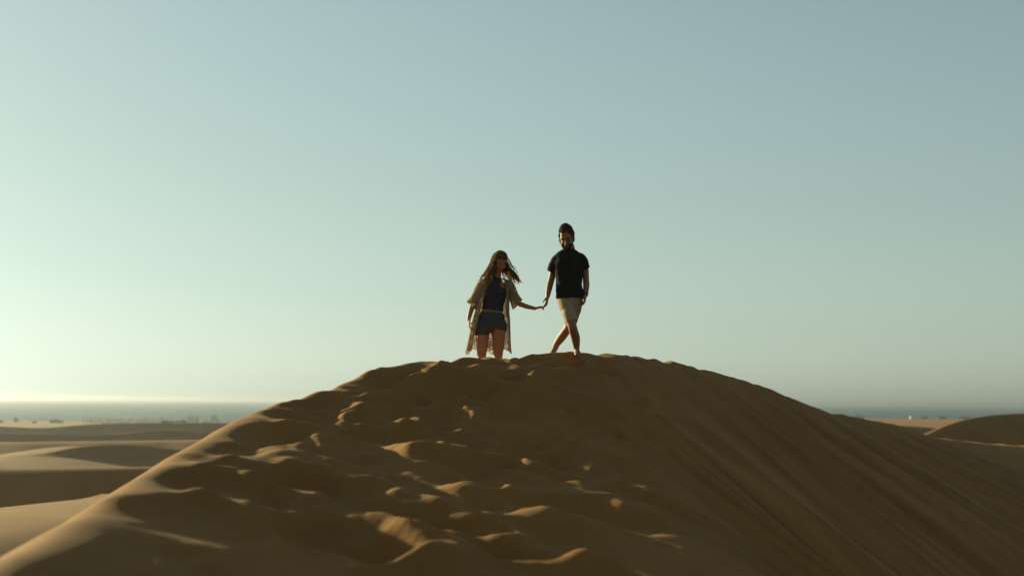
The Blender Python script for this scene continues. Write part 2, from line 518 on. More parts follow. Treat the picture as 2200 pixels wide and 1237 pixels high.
def ground_z(X, Y):
    X = np.asarray(X, float); Y = np.asarray(Y, float)
    zl = np.interp(Y, [-400, 0, 60, 150, 250, 400, 560, 3000], [-7, -6.5, -6.3, -7.4, -8.4, -9.0, -9.55, -9.7])
    zr = np.interp(Y, [-400, 0, 60, 150, 300, 600, 1000, 3000], [-5, -5, -4.2, -3.7, -5.3, -7.7, -9.6, -9.7])
    t = sstep(-0.06, 0.12, X / (np.abs(Y) + 30))
    z = zl * (1 - t) + zr * t
    z = z + 0.35 * noise(X * 0.02, Y * 0.03) * sstep(60, 200, Y) + 0.10 * noise(X * 0.09 + 9, Y * 0.12)
    for i, (yc, zc, sn, sf, k) in enumerate(RIDGES):
        tt = Y - yc(X) - 1.2 * k * noise(X * 0.15 + i * 11, Y * 0.02)
        h = zc(X) - sn * spl(-tt, k) - sf * spl(tt, k) + 0.69 * k * max(sf, sn) * 0.9
        if i == 0:
            h = h + (0.16 * noise(X * 0.8, Y * 0.7) + 0.08 * noise(X * 2.1, Y * 1.4)) * np.exp(-((tt + 1.2) / 1.6) ** 2)
        z = smax(h, z, 0.25)
    sd = shore_y(X) - Y
    z = np.where(sd < 60, z + (np.minimum(z, -9.5) - z) * sstep(60, 10, sd), z)
    z = z - 0.06 * spl(-sd, 6.0)
    return z


gxs = steps(-3000, -60, 45, 3000, 0.40, 0.020)
gys = steps(-400, 30, 150, 1500, 0.40, 0.013)
GX, GY = np.meshgrid(gxs, gys)
GZ = ground_z(GX, GY)
near = np.exp(-((GX - 3) / 26.0) ** 4) * (1 - sstep(58, 74, GY)) * sstep(-9, 4, GX)    # stays below the big dune's foot
GZ = GZ - 6.0 * near
ground = grid_mesh('desert_ground', gxs, gys, GZ, M_GROUND)
tag(ground, 'rolling desert floor of smaller dunes down to the beach', kind='structure')

# ------------------------------------------------------------------ the sea
msea, nt, b = mat_new('sea_water')
b.inputs['Base Color'].default_value = (0.018, 0.045, 0.05, 1)
b.inputs['Roughness'].default_value = 0.42
b.inputs['IOR'].default_value = 1.33
v = mapped(nt, (0.35, 1.0, 1.0))
n1 = bump(nt, b, tex_noise(nt, 0.06, 6, 0.65, v), 1.0, 2.2)
bump(nt, b, tex_noise(nt, 0.6, 4, 0.6, v), 0.8, 0.35, n1)
sx = np.array([-60000, -20000, -6000, -2000, -600, 0, 600, 2000, 6000, 20000, 60000.])
sy = np.array([420, 700, 1000, 2000, 5000, 12000, 30000, 90000.])
SXX, SYY = np.meshgrid(sx, sy)
sea = grid_mesh('sea', sx, sy, np.full(SXX.shape, SEA_Z), msea)
tag(sea, 'calm hazy sea behind the beach', kind='structure')

# ------------------------------------------------------------------ sea haze over the whole place
mh_, nt, b = mat_new('haze_air')
nt.nodes.remove(b)
pv = nt.nodes.new('ShaderNodeVolumePrincipled')
pv.inputs['Color'].default_value = (0.52, 0.54, 0.58, 1)
pv.inputs['Density'].default_value = 0.0003
pv.inputs['Anisotropy'].default_value = 0.75
nt.links.new(pv.outputs['Volume'], nt.nodes['Material Output'].inputs['Volume'])
x0, x1, y0, y1, z0, z1 = -62000, 62000, -3000, 92000, SEA_Z - 2.0, 4.2
hv = [(x, y, z) for z in (z0, z1) for y in (y0, y1) for x in (x0, x1)]
hf = [(0, 2, 3, 1), (4, 5, 7, 6), (0, 1, 5, 4), (2, 6, 7, 3), (0, 4, 6, 2), (1, 3, 7, 5)]
haze = mesh_obj('haze', hv, hf, mh_, None, False)
tag(haze, 'thin bright sea haze over the whole beach', 'haze', kind='stuff')

# ------------------------------------------------------------------ building bodies and clothes
def unit(v):
    v = np.asarray(v, float)
    return v / (np.linalg.norm(v) + 1e-12)


def catmull(P, n):
    P = np.asarray(P, float)
    Q = np.vstack([2 * P[0] - P[1], P, 2 * P[-1] - P[-2]])
    out = []
    for i in range(len(P) - 1):
        p0, p1, p2, p3 = Q[i:i + 4]
        for t in np.linspace(0, 1, n, endpoint=False):
            out.append(0.5 * (2 * p1 + (p2 - p0) * t + (2 * p0 - 5 * p1 + 4 * p2 - p3) * t * t + (3 * p1 - p0 - 3 * p2 + p3) * t ** 3))
    out.append(P[-1])
    return np.array(out)


class Soup:
    """collects closed shapes that are then fused into one continuous skin"""
    def __init__(self):
        self.v, self.f = [], []

    def tube(self, pts, rad, hint=(1, 0, 0), sides=14, sub=5, caps=True, ck=1.0):
        pts = np.array(pts, float)
        rad = np.array([(r, r) if np.isscalar(r) else r for r in rad], float)
        D = catmull(np.hstack([pts, rad]), sub) if len(pts) > 2 else np.array(
            [np.hstack([pts, rad])[0] * (1 - t) + np.hstack([pts, rad])[1] * t for t in np.linspace(0, 1, sub + 1)])
        P, A = D[:, :3], np.maximum(D[:, 3:], 0.001)
        T = np.gradient(P, axis=0)
        T = T / (np.linalg.norm(T, axis=1, keepdims=True) + 1e-9)
        rings = []
        for i in range(len(P)):
            U = unit(np.array(hint, float) - np.dot(hint, T[i]) * T[i]); V = np.cross(T[i], U)
            rings.append((P[i], U, V, A[i, 0], A[i, 1]))
        if caps:
            def cap(r, t, sgn):
                c, U, V, a, b = r
                m = min(a, b)
                return [(c + sgn * t * m * ck * math.sin(k), U, V, a * math.cos(k), b * math.cos(k)) for k in (R(35), R(62), R(84))]
            rings = cap(rings[0], T[0], -1)[::-1] + rings + cap(rings[-1], T[-1], 1)
        base = len(self.v)
        th = np.linspace(0, 2 * np.pi, sides, endpoint=False)
        for c, U, V, a, b in rings:
            for k in th:
                self.v.append(c + U * a * math.cos(k) + V * b * math.sin(k))
        n = len(rings)
        for i in range(n - 1):
            for j in range(sides):
                q = base + i * sides
                self.f.append((q + j, q + (j + 1) % sides, q + sides + (j + 1) % sides, q + sides + j))
        if caps:
            self.f.append(tuple(base + j for j in range(sides))[::-1])
            self.f.append(tuple(base + (n - 1) * sides + j for j in range(sides)))

    def blob(self, c, r, M=None, seg=12):
        c = np.array(c, float); r = np.array(r, float) if not np.isscalar(r) else np.array([r] * 3, float)
        M = np.eye(3) if M is None else M
        base = len(self.v)
        rows = seg // 2
        for i in range(1, rows):
            ph = math.pi * i / rows
            for j in range(seg):
                t = 2 * math.pi * j / seg
                self.v.append(c + M @ (r * np.array([math.sin(ph) * math.cos(t), math.sin(ph) * math.sin(t), math.cos(ph)])))
        top = len(self.v); self.v.append(c + M @ (r * np.array([0, 0, 1])))
        bot = len(self.v); self.v.append(c + M @ (r * np.array([0, 0, -1])))
        for i in range(rows - 2):
            for j in range(seg):
                a = base + i * seg + j; b_ = base + i * seg + (j + 1) % seg
                self.f.append((a, a + seg, b_ + seg, b_))
        for j in range(seg):
            self.f.append((top, base + j, base + (j + 1) % seg))
            q = base + (rows - 2) * seg
            self.f.append((bot, q + (j + 1) % seg, q + j))

    def fuse(self, name, voxel, smooth, mat, parent, wrinkle=None):
        tmp = mesh_obj('tmp', self.v, self.f, None, None, False)
        m = tmp.modifiers.new('r', 'REMESH'); m.mode = 'VOXEL'; m.voxel_size = voxel; m.use_smooth_shade = True
        if smooth:
            s_ = tmp.modifiers.new('s', 'SMOOTH'); s_.factor = 0.5; s_.iterations = smooth
        dg = bpy.context.evaluated_depsgraph_get()
        dg.update()
        me = bpy.data.meshes.new_from_object(tmp.evaluated_get(dg))
        old = tmp.data
        bpy.data.objects.remove(tmp); bpy.data.meshes.remove(old)
        if wrinkle:
            n = len(me.vertices)
            co = np.empty(n * 3, np.float32); me.vertices.foreach_get('co', co); co = co.reshape(-1, 3)
            no = np.empty(n * 3, np.float32); me.vertices.foreach_get('normal', no); no = no.reshape(-1, 3)
            d = wrinkle(co[:, 0].astype(float), co[:, 1].astype(float), co[:, 2].astype(float))
            co = co + no * d[:, None].astype(np.float32)
            me.vertices.foreach_set('co', co.ravel().astype(np.float32))
        me.name = name
        me.polygons.foreach_set('use_smooth', np.ones(len(me.polygons), bool))
        me.materials.clear(); me.materials.append(mat)
        me.update()
        o = bpy.data.objects.new(name, me)
        COL.objects.link(o)
        o.parent = parent
        if parent: o.matrix_parent_inverse = Matrix.Translation(-Vector(parent.location))
        return o


def rot(pitch, yaw, roll):
    """head attitude: pitch down, yaw towards the right of the picture, roll to the right of the picture (degrees)"""
    return np.array((Matrix.Rotation(R(roll), 3, 'Y') @ Matrix.Rotation(R(yaw), 3, 'Z') @ Matrix.Rotation(R(pitch), 3, 'X')))


def head(S, c, M, k=1.0, jaw=1.0):
    P = lambda x, y, z: np.array(c) + M @ (np.array([x, y, z]) * k)
    X = M @ np.array([1.0, 0, 0])
    S.blob(P(0, .015, .035), np.array([.074, .093, .086]) * k, M, 18)
    S.tube([P(0, -.018, .075), P(0, -.026, .03), P(0, -.030, -.01), P(0, -.034, -.055), P(0, -.045, -.09), P(0, -.054, -.108)],
           [(.060 * k, .058 * k), (.066 * k, .068 * k), (.064 * k, .066 * k), (.055 * jaw * k, .056 * k), (.040 * jaw * k, .040 * k), (.024 * jaw * k, .022 * k)], X, 18, 4)
    S.tube([P(0, -.096, .022), P(0, -.108, -.008), P(0, -.118, -.032)], [.008 * k, .010 * k, .0145 * k], X, 10, 4)
    S.tube([P(-.046, -.078, .030), P(0, -.092, .028), P(.046, -.078, .030)], [.010 * k, .011 * k, .010 * k], (0, 0, 1), 10, 4)
    S.tube([P(-.024, -.083, -.058), P(0, -.096, -.056), P(.024, -.083, -.058)], [.005 * k, .0075 * k, .005 * k], (0, 0, 1), 8, 4)
    S.tube([P(-.020, -.083, -.068), P(0, -.095, -.069), P(.020, -.083, -.068)], [.005 * k, .0075 * k, .005 * k], (0, 0, 1), 8, 4)
    for s in (-1, 1):
        S.blob(P(.075 * s, .010, -.002), np.array([.012, .020, .032]) * k, M)
        S.blob(P(.040 * s, -.062, -.030), np.array([.026, .028, .026]) * k, M)
    return P


def hand(S, wrist, d, palm_n, side, curl=0.35, k=1.0, spread=0.10):
    """d: direction of the fingers, palm_n: palm normal, side: unit vector from the little finger to the thumb"""
    d, side = unit(d), unit(np.array(side) - np.dot(side, unit(d)) * unit(d))
    n = np.cross(d, side)
    if np.dot(n, palm_n) < 0: n = -n
    w = np.array(wrist, float)
    S.tube([w - d * .02 * k, w + d * .035 * k, w + d * .085 * k], [(.026 * k, .018 * k), (.036 * k, .016 * k), (.040 * k, .013 * k)], side, 12, 4)
    for i, (off, L) in enumerate(((.030, .070), (.011, .080), (-.009, .074), (-.028, .058))):
        a = w + d * .085 * k + side * off * k
        fd = unit(d + side * off * spread * 30 / .9 * .1)
        c1 = curl * (1 + 0.12 * i)
        p1 = a + (fd * math.cos(c1 * .5) + n * math.sin(c1 * .5)) * L * .45 * k
        p2 = p1 + (fd * math.cos(c1 * 1.3) + n * math.sin(c1 * 1.3)) * L * .32 * k
        p3 = p2 + (fd * math.cos(c1 * 2.1) + n * math.sin(c1 * 2.1)) * L * .25 * k
        S.tube([a - fd * .02 * k, a, p1, p2, p3], [.0095 * k, .0098 * k, .0090 * k, .0082 * k, .0068 * k], side, 8, 3)
    t0 = w + d * .022 * k + side * .026 * k
    t1 = t0 + unit(d * .8 + side * .75 + n * .25) * .038 * k
    t2 = t1 + unit(d * 1.0 + side * .35 + n * .35) * .032 * k
    t3 = t2 + unit(d * 1.0 + side * .05 + n * .40) * .024 * k
    S.tube([t0 - d * .008 * k, t0, t1, t2, t3], [.012 * k, .0135 * k, .0115 * k, .0100 * k, .0078 * k], n, 8, 3)


def foot(S, ankle, toe_dir, up=(0, 0, 1), k=1.0):
    t = unit(toe_dir); a = np.array(ankle, float); up = np.array(up, float)
    s = np.cross(up, t)
    S.tube([a - t * .045 * k - up * .045 * k, a + t * .02 * k - up * .030 * k, a + t * .09 * k - up * .045 * k, a + t * .145 * k - up * .058 * k],
           [(.030 * k, .028 * k), (.036 * k, .036 * k), (.042 * k, .024 * k), (.044 * k, .015 * k)], s, 12, 4)
    for i in range(5):
        o = (i - 2) * .0175 * k
        L = (.052, .050, .045, .039, .032)[i] * k
        b0 = a + t * .145 * k - up * .060 * k + s * o
        S.tube([b0 - t * .02 * k, b0 + t * L * .5, b0 + t * L - up * .003 * k], [.0105 * k if i else .0135 * k] * 2 + [.008 * k if i else .011 * k], s, 8, 3)


def fabric(name, col, var=0.15, scale=60, transl=0.0, tcol=None, weave=350, bumpd=0.002):
    m, nt, b = mat_new(name)
    n = tex_noise(nt, scale, 5, 0.65, mapped(nt))
    cr = ramp(nt, n, [(0.3, tuple(c * (1 - var) for c in col)), (0.7, tuple(c * (1 + var) for c in col))])
    nt.links.new(cr, b.inputs['Base Color'])
    b.inputs['Roughness'].default_value = 0.9
    b.inputs['Specular IOR Level'].default_value = 0.05
    b.inputs['Sheen Weight'].default_value = 0.0
    bump(nt, b, tex_noise(nt, weave, 2, 0.5, mapped(nt)), 0.4, bumpd)
    if transl:
        tr = nt.nodes.new('ShaderNodeBsdfTranslucent')
        tr.inputs['Color'].default_value = (*(tcol or col), 1)
        mx = nt.nodes.new('ShaderNodeMixShader'); mx.inputs[0].default_value = transl
        nt.links.new(b.outputs[0], mx.inputs[1]); nt.links.new(tr.outputs[0], mx.inputs[2])
        nt.links.new(mx.outputs[0], nt.nodes['Material Output'].inputs['Surface'])
    return m


def skin(name, col):
    m, nt, b = mat_new(name)
    n = tex_noise(nt, 25, 4, 0.6, mapped(nt))
    nt.links.new(ramp(nt, n, [(0.3, tuple(c * .88 for c in col)), (0.7, tuple(c * 1.1 for c in col))]), b.inputs['Base Color'])
    b.inputs['Roughness'].default_value = 0.6
    b.inputs['Specular IOR Level'].default_value = 0.22
    b.inputs['Subsurface Weight'].default_value = 0.12
    b.inputs['Subsurface Radius'].default_value = (0.02, 0.008, 0.004)
    b.inputs['Subsurface Scale'].default_value = 0.5
    return m


M_SKIN_M = skin('skin_tan', (0.225, 0.108, 0.050))
M_SKIN_W = skin('skin_warm', (0.250, 0.112, 0.050))
M_BLACK = fabric('black_cotton', (0.014, 0.011, 0.009))
M_BEIGE = fabric('beige_linen', (0.25, 0.195, 0.120), 0.10)
M_NAVY = fabric('navy_knit', (0.030, 0.024, 0.040), 0.2, 40)
M_DENIM = fabric('blue_denim', (0.040, 0.045, 0.048), 0.30, 35)
M_HAIR_M = fabric('dark_brown_hair', (0.040, 0.024, 0.013), 0.3, 90, 0.15, (0.25, 0.14, 0.06), 500, 0.004)
M_HAIR_W = fabric('brown_hair', (0.085, 0.052, 0.028), 0.35, 60, 0.45, (0.64, 0.45, 0.23), 500, 0.003)
M_STRAP = plain('watch_strap', (0.02, 0.017, 0.014), 0.5, 0.4)
M_GOLD = plain('bracelet_metal', (0.5, 0.36, 0.16), 0.35, 0.6)
M_EYE = plain('dark_eye', (0.02, 0.014, 0.010), 0.3, 0.5)

# crochet: cream yarn with open holes
M_LACE, nt, b = mat_new('cream_crochet')
vo = nt.nodes.new('ShaderNodeTexVoronoi'); vo.feature = 'DISTANCE_TO_EDGE'; vo.inputs['Scale'].default_value = 62
nt.links.new(mapped(nt), vo.inputs['Vector'])
n2 = tex_noise(nt, 14, 3, 0.6, mapped(nt))
thr = nt.nodes.new('ShaderNodeMath'); thr.operation = 'MULTIPLY_ADD'
nt.links.new(n2, thr.inputs[0]); thr.inputs[1].default_value = -0.50; thr.inputs[2].default_value = 0.455
cmp_ = nt.nodes.new('ShaderNodeMath'); cmp_.operation = 'GREATER_THAN'
nt.links.new(vo.outputs['Distance'], cmp_.inputs[0]); nt.links.new(thr.outputs[0], cmp_.inputs[1])
nt.links.new(ramp(nt, tex_noise(nt, 20, 4, 0.6, mapped(nt)), [(0.3, (0.20, 0.150, 0.095)), (0.7, (0.31, 0.235, 0.155))]), b.inputs['Base Color'])
b.inputs['Roughness'].default_value = 0.95
bump(nt, b, vo.outputs['Distance'], 0.6, 0.006)
tr = nt.nodes.new('ShaderNodeBsdfTranslucent'); tr.inputs['Color'].default_value = (0.46, 0.35, 0.22, 1)
mx = nt.nodes.new('ShaderNodeMixShader'); mx.inputs[0].default_value = 0.40
nt.links.new(b.outputs[0], mx.inputs[1]); nt.links.new(tr.outputs[0], mx.inputs[2])
tp = nt.nodes.new('ShaderNodeBsdfTransparent')
mx2 = nt.nodes.new('ShaderNodeMixShader')
nt.links.new(cmp_.outputs[0], mx2.inputs[0]); nt.links.new(mx.outputs[0], mx2.inputs[1]); nt.links.new(tp.outputs[0], mx2.inputs[2])
nt.links.new(mx2.outputs[0], nt.nodes['Material Output'].inputs['Surface'])


def open_sheet(name, rows, mat, parent, thick=0.004, close=False):
    """rows: array (n, m, 3) of points, skinned and given a thickness"""
    n, m = rows.shape[:2]
    V = rows.reshape(-1, 3)
    F = []
    for i in range(n - 1):
        for j in range(m if close else m - 1):
            F.append((i * m + j, i * m + (j + 1) % m, (i + 1) * m + (j + 1) % m, (i + 1) * m + j))
    o = mesh_obj(name, V, F, mat, None, True)
    o.parent = parent
    o.matrix_parent_inverse = Matrix.Translation(-Vector(parent.location))
    sm = o.modifiers.new('thickness', 'SOLIDIFY'); sm.thickness = thick; sm.offset = 0
    return o


# ------------------------------------------------------------------ the man
MY = 17.65
man = lambda px, py, dy=0.0: at(px, py, MY + dy)
front_ankle, rear_ball = man(1239, 750, -0.04), man(1184, 756, 0.12)
gz = dune_height(front_ankle[0], front_ankle[1] - 0.05)
person_m = empty('person', (man(1222, 640)[0], MY, gz))
tag(person_m, 'bearded man in black t-shirt and beige shorts looking down as he walks barefoot', 'person')
S = Soup()
MHEAD = rot(20, -13, -6)
hm = man(1218, 514, -0.045)
HP = head(S, hm, MHEAD, 1.14)
S.tube([man(1224, 549, .03), man(1224, 536, .015), hm + MHEAD @ np.array([0, .02, -.03])], [(.074, .066), (.068, .062), (.062, .060)], (1, 0, 0), 14, 4)
S.tube([man(1225, 652), man(1224, 638), man(1223, 612), man(1223, 585), man(1222, 563), man(1223, 549, .01), man(1224, 541, .02)],
       [(.150, .110), (.155, .112), (.140, .100), (.155, .110), (.172, .118), (.150, .095), (.075, .065)], (1, 0, 0), 20, 4)
# arm towards the woman
wr_m = man(1176.5, 637, -0.03)
S.tube([man(1200, 556, .01), man(1191, 575, .05), man(1184.5, 600, .08), man(1180, 618, .03), wr_m], [.048, .047, .041, .040, .028], (1, 0, 0), 14, 5)
hand(S, wr_m, man(1172, 664, -.06) - wr_m, (-1, .2, -.2), (-.35, -1, 0), 0.42, 0.98)
# the other arm
wl_m = man(1258, 634, -0.05)
S.tube([man(1246, 556, .01), man(1256, 575, .05), man(1258.5, 598, .06), man(1259.5, 615, .01), wl_m], [.046, .047, .041, .040, .028], (1, 0, 0), 14, 5)
hand(S, wl_m, man(1253, 664, -.09) - wl_m, (-1, .3, 0), (-.2, -1, 0), 0.50, 0.98)
# front leg crosses over, rear leg trails behind
S.tube([man(1213, 646), man(1221, 672, -.12), man(1229, 699, -.20), man(1232, 710, -.18), man(1236.5, 727, -.10), front_ankle],
       [.088, .078, .058, .056, .056, .036], (1, 0, 0), 16, 5)
foot(S, front_ankle + np.array([0, -.005, 0.0]), (0.10, -1, -0.05))
rear_ankle = man(1193, 743, .22)
S.tube([man(1238, 646), man(1231, 674, .02), man(1222, 702, .06), man(1215, 712, .10), man(1205, 726, .17), rear_ankle],
       [.088, .078, .058, .055, .055, .036], (1, 0, 0), 16, 5)
foot(S, rear_ankle, unit(rear_ball - rear_ankle), unit(np.cross(np.cross(rear_ball - rear_ankle, (0, -.3, 1)), rear_ball - rear_ankle)), 0.95)
body_m = S.fuse('body', 0.0065, 3, M_SKIN_M, person_m)

S = Soup()     # t-shirt
S.tube([man(1223.5, 620), man(1223.7, 630), man(1224, 639)], [(.160, .130), (.164, .138), (.167, .143)], (1, 0, -0.30), 22, 5, ck=0.12)
S.tube([man(1224, 632), man(1223.5, 625), man(1223, 612), man(1223, 588), man(1222, 566), man(1222, 553, .01), man(1223, 543.5, .02), man(1223.5, 539, .025)],
       [(.166, .142), (.162, .136), (.157, .126), (.166, .128), (.180, .130), (.168, .114), (.118, .092), (.080, .076)], (1, 0, -0.04), 22, 5, ck=0.12)
S.tube([man(1212, 558, .0), man(1201, 558, .01), man(1192.5, 567, .035), man(1187, 583, .065)], [.055, .070, .066, .061], (1, 0, 0), 14, 5, ck=0.12)
S.tube([man(1234, 558, .0), man(1245, 557, .01), man(1252.5, 563, .03), man(1256.5, 575, .05)], [.055, .070, .066, .061], (1, 0, 0), 14, 5, ck=0.12)
S.fuse('t_shirt', 0.008, 3, M_BLACK, person_m,
       lambda x, y, z: 0.009 + 0.014 * noise(x * 8 + z * 5, z * 10 + y * 3) + 0.010 * noise(x * 6 - z * 16, y * 8))
S = Soup()     # shorts
S.tube([man(1224, 632), man(1224, 645), man(1225, 656)], [(.148, .122), (.158, .130), (.140, .118)], (1, 0, 0), 20, 4, ck=0.12)
S.tube([man(1212.5, 644), man(1221, 670, -.10), man(1228.5, 693, -.17)], [(.094, .112), (.088, .102), (.078, .088)], (1, 0, 0), 16, 5, ck=0.12)
S.tube([man(1238, 644, .01), man(1232, 670, .03), man(1223, 697, .08)], [(.092, .112), (.086, .100), (.074, .086)], (1, 0, 0), 16, 5, ck=0.12)
sh_m = S.fuse('shorts', 0.008, 3, M_BEIGE, person_m,
              lambda x, y, z: 0.008 * noise(x * 10 + z * 6, z * 8 + y * 5) + 0.005 * noise(x * 20, z * 9))
# short curly hair with volume on top, and the beard
hr = np.random.RandomState(3)
S = Soup()
S.blob(HP(0, .014, .066), (.083, .096, .078), MHEAD, 16)
S.blob(HP(0, .040, .020), (.081, .080, .085), MHEAD, 16)
for sd in (-1, 1):
    for q in ((.071, -.034, .050), (.074, -.030, .030), (.075, -.028, .010), (.075, -.026, -.010), (.074, -.026, -.028), (.077, .02, .045), (.078, .035, .02), (.076, -.01, .045)):
        S.blob(HP(q[0] * sd, q[1], q[2]), .011, None, 8)
for i in range(230):
    ph = hr.uniform(0, 2 * math.pi); el = hr.uniform(0, 1) ** 0.8 * math.pi / 2 if hr.rand() > .1 else hr.uniform(.9, 1.5)
    d = np.array([math.cos(ph) * math.cos(el), math.sin(ph) * math.cos(el), math.sin(el)])
    if d[1] < -0.30 and d[2] < 0.38 - 0.1 * abs(d[0]): continue
    if d[1] >= -0.30 and d[2] < -0.02 and d[1] < 0.1: continue           # face
    q = np.array([.071, .090, .080]) * d + np.array([0, .016, .038])
    top_ = max(0, d[2] - 0.35)
    q = q + np.array([0, -0.016, 1.0]) * 0.052 * top_ + d * 0.008
    S.blob(HP(*q), hr.uniform(.012, .019) * (1 + 0.5 * top_), None, 8)
S.fuse('hair', 0.0055, 1, M_HAIR_M, person_m, lambda x, y, z: 0.006 * noise(x * 60 + z * 20, z * 60 + y * 40))
S = Soup()
for t in np.linspace(-1, 1, 41):
    a = t * 1.35
    for z_, rr in ((-.040, .066), (-.062, .061), (-.084, .050), (-.104, .036)):
        if abs(t) < 0.36 and z_ > -.07: continue
        if abs(t) > 0.9 and z_ < -.08: continue
        S.blob(HP(math.sin(a) * rr * 1.0, -.034 - math.cos(a) * rr * 0.92 - (0.012 if z_ < -.08 else 0), z_ + 0.045 * max(0, abs(t) - .55)), .0115, None, 8)
S.tube([HP(-.030, -.094, -.058), HP(0, -.108, -.046), HP(.030, -.094, -.058)], [.006, .008, .006], (0, 0, 1), 8, 4)
S.fuse('beard', 0.005, 1, M_HAIR_M, person_m, lambda x, y, z: 0.003 * noise(x * 70 + z * 30, z * 70 + y * 50))
for s in (-1, 1):
    S = Soup()
    S.tube([HP(.018 * s, -.090, .004), HP(.032 * s, -.089, .004), HP(.045 * s, -.082, .002)], [.003, .006, .003], (0, 0, 1), 8, 4)
    S.fuse('eye', 0.0035, 1, M_EYE, person_m)
    S = Soup()
    S.tube([HP(.014 * s, -.104, .030), HP(.034 * s, -.097, .036), HP(.052 * s, -.083, .030)], [.004, .006, .004], (0, 0, 1), 8, 4)
    S.fuse('eyebrow', 0.0035, 1, M_HAIR_M, person_m)
S = Soup()
wd = unit(man(1259, 625, -.01) - wl_m)
S.tube([wl_m + wd * .012, wl_m + wd * .040], [(.034, .034), (.035, .035)], (1, 0, 0), 16, 3)
wt = S.fuse('watch', 0.005, 1, M_STRAP, person_m)

# ------------------------------------------------------------------ the woman
WY = 17.50
wom = lambda px, py, dy=0.0: at(px, py, WY + dy)
person_w = empty('person', (wom(1056, 700)[0], WY, dune_height(wom(1056, 700)[0], WY)))
tag(person_w, 'woman with long brown hair in open cream crochet cardigan, navy top and denim shorts', 'person')
S = Soup()
WHEAD = rot(17, 24, 6)
hw = wom(1073, 563.5, -0.02)
WP = head(S, hw, WHEAD, 1.06, 0.88)
S.tube([wom(1067, 606, .02), wom(1069, 593, .01), hw + WHEAD @ np.array([0, .025, -.03])], [(.050, .048), (.045, .045), (.046, .050)], (1, 0, 0), 14, 4)
S.tube([wom(1054, 702), wom(1054.5, 692), wom(1057, 675), wom(1060, 658), wom(1062, 640), wom(1064, 620, .0), wom(1065, 607, .01), wom(1067, 600, .015)],
       [(.150, .105), (.168, .120), (.140, .105), (.118, .088), (.130, .100), (.140, .098), (.120, .075), (.055, .05)], (1, 0, 0), 20, 4, ck=0.25)
S.blob(wom(1052, 628, -.085), (.055, .05, .055)); S.blob(wom(1073, 628, -.085), (.055, .05, .055))
ww_l = wom(1006.5, 688, -0.07)
S.tube([wom(1038, 609, .01), wom(1027, 630, .03), wom(1017.5, 651, .03), wom(1011, 670, -.02), ww_l], [.050, .042, .034, .032, .022], (1, 0, 0), 12, 5)
hand(S, ww_l, wom(1010, 716, -.12) - ww_l, (1, .3, 0), (.2, -1, 0), 0.45, 0.86)
hold = man(1172, 657, -0.05)
ww_r = wom(1149, 662.5, .10)
S.tube([wom(1091, 609, .01), wom(1101, 630, .03), wom(1109.5, 648, .05), wom(1128, 657, .08), ww_r], [.050, .042, .034, .031, .022], (0, 0, 1), 12, 5)
hand(S, ww_r, hold + np.array([0.01, -.01, 0.0]) - ww_r, (0, .6, -1), (0, -1, .3), 0.75, 0.84)
for side, hx, kx, hy in ((-1, 1037.5, 1034.5, 700), (1, 1071.5, 1070, 698)):
    kn = wom(kx, 772, -.04)
    ax = kn[0] + 0.004 * side; ay = WY + 0.06
    az = dune_height(ax, ay) + 0.062
    if az > kn[2] - 0.30: az = kn[2] - 0.30
    an = np.array([ax, ay, az])
    S.tube([wom(hx, hy), wom((hx + kx) / 2, 735, -.03), kn, kn * .6 + an * .4 + np.array([0, .025, 0]), an],
           [(.090, .092), (.077, .080), (.052, .054), (.052, .054), .034], (1, 0, 0), 16, 5)
    foot(S, an, (0.05 * side, -1, -0.02), k=0.9)
body_w = S.fuse('body', 0.0065, 3, M_SKIN_W, person_w)

S = Soup()     # high-necked sleeveless top, ends above the waistband
S.tube([wom(1058, 666), wom(1059.5, 654), wom(1062, 638), wom(1064, 622), wom(1065.5, 611, .0), wom(1067, 602, .008), wom(1068, 597, .01)],
       [(.136, .106), (.130, .100), (.142, .112), (.140, .110), (.105, .086), (.066, .062), (.053, .054)], (1, 0, -.05), 20, 5, ck=0.12)
S.blob(wom(1052, 628, -.088), (.058, .054, .060)); S.blob(wom(1073, 628, -.088), (.058, .054, .060))
S.fuse('tank_top', 0.008, 3, M_NAVY, person_w, lambda x, y, z: 0.004 * noise(x * 14 + z * 3, z * 10))
S = Soup()     # denim shorts
S.tube([wom(1058, 672), wom(1056.5, 684), wom(1054, 699), wom(1054, 704)], [(.146, .120), (.165, .130), (.182, .136), (.176, .13)], (1, 0, -.03), 20, 4, ck=0.12)
S.tube([wom(1037.5, 697), wom(1036, 709, -.01), wom(1034.8, 720, -.015)], [(.094, .118), (.092, .108), (.092, .104)], (1, 0, 0), 16, 4, ck=0.12)
S.tube([wom(1071.5, 692), wom(1072, 700, -.01), wom(1071.5, 709, -.02)], [(.096, .120), (.096, .110), (.095, .106)], (1, 0, 0), 16, 4, ck=0.12)
S.blob(wom(1053.5, 705, -.01), (.075, .10, .062))
sh_w = S.fuse('shorts', 0.008, 2, M_DENIM, person_w, lambda x, y, z: 0.005 * noise(x * 14 + z * 8, z * 12 + y * 6))
S = Soup()
S.tube([ww_l + unit(wom(1011, 670, -.02) - ww_l) * .006, ww_l + unit(wom(1011, 670, -.02) - ww_l) * .016], [.027, .027], (1, 0, 0), 14, 2, ck=0.12)
S.fuse('bracelet', 0.004, 1, M_GOLD, person_w)
for s in (-1, 1):
    S = Soup()
    S.tube([WP(.018 * s, -.089, .004), WP(.032 * s, -.088, .004), WP(.045 * s, -.081, .002)], [.003, .006, .003], (0, 0, 1), 8, 4)
    S.fuse('eye', 0.0035, 1, M_EYE, person_w)

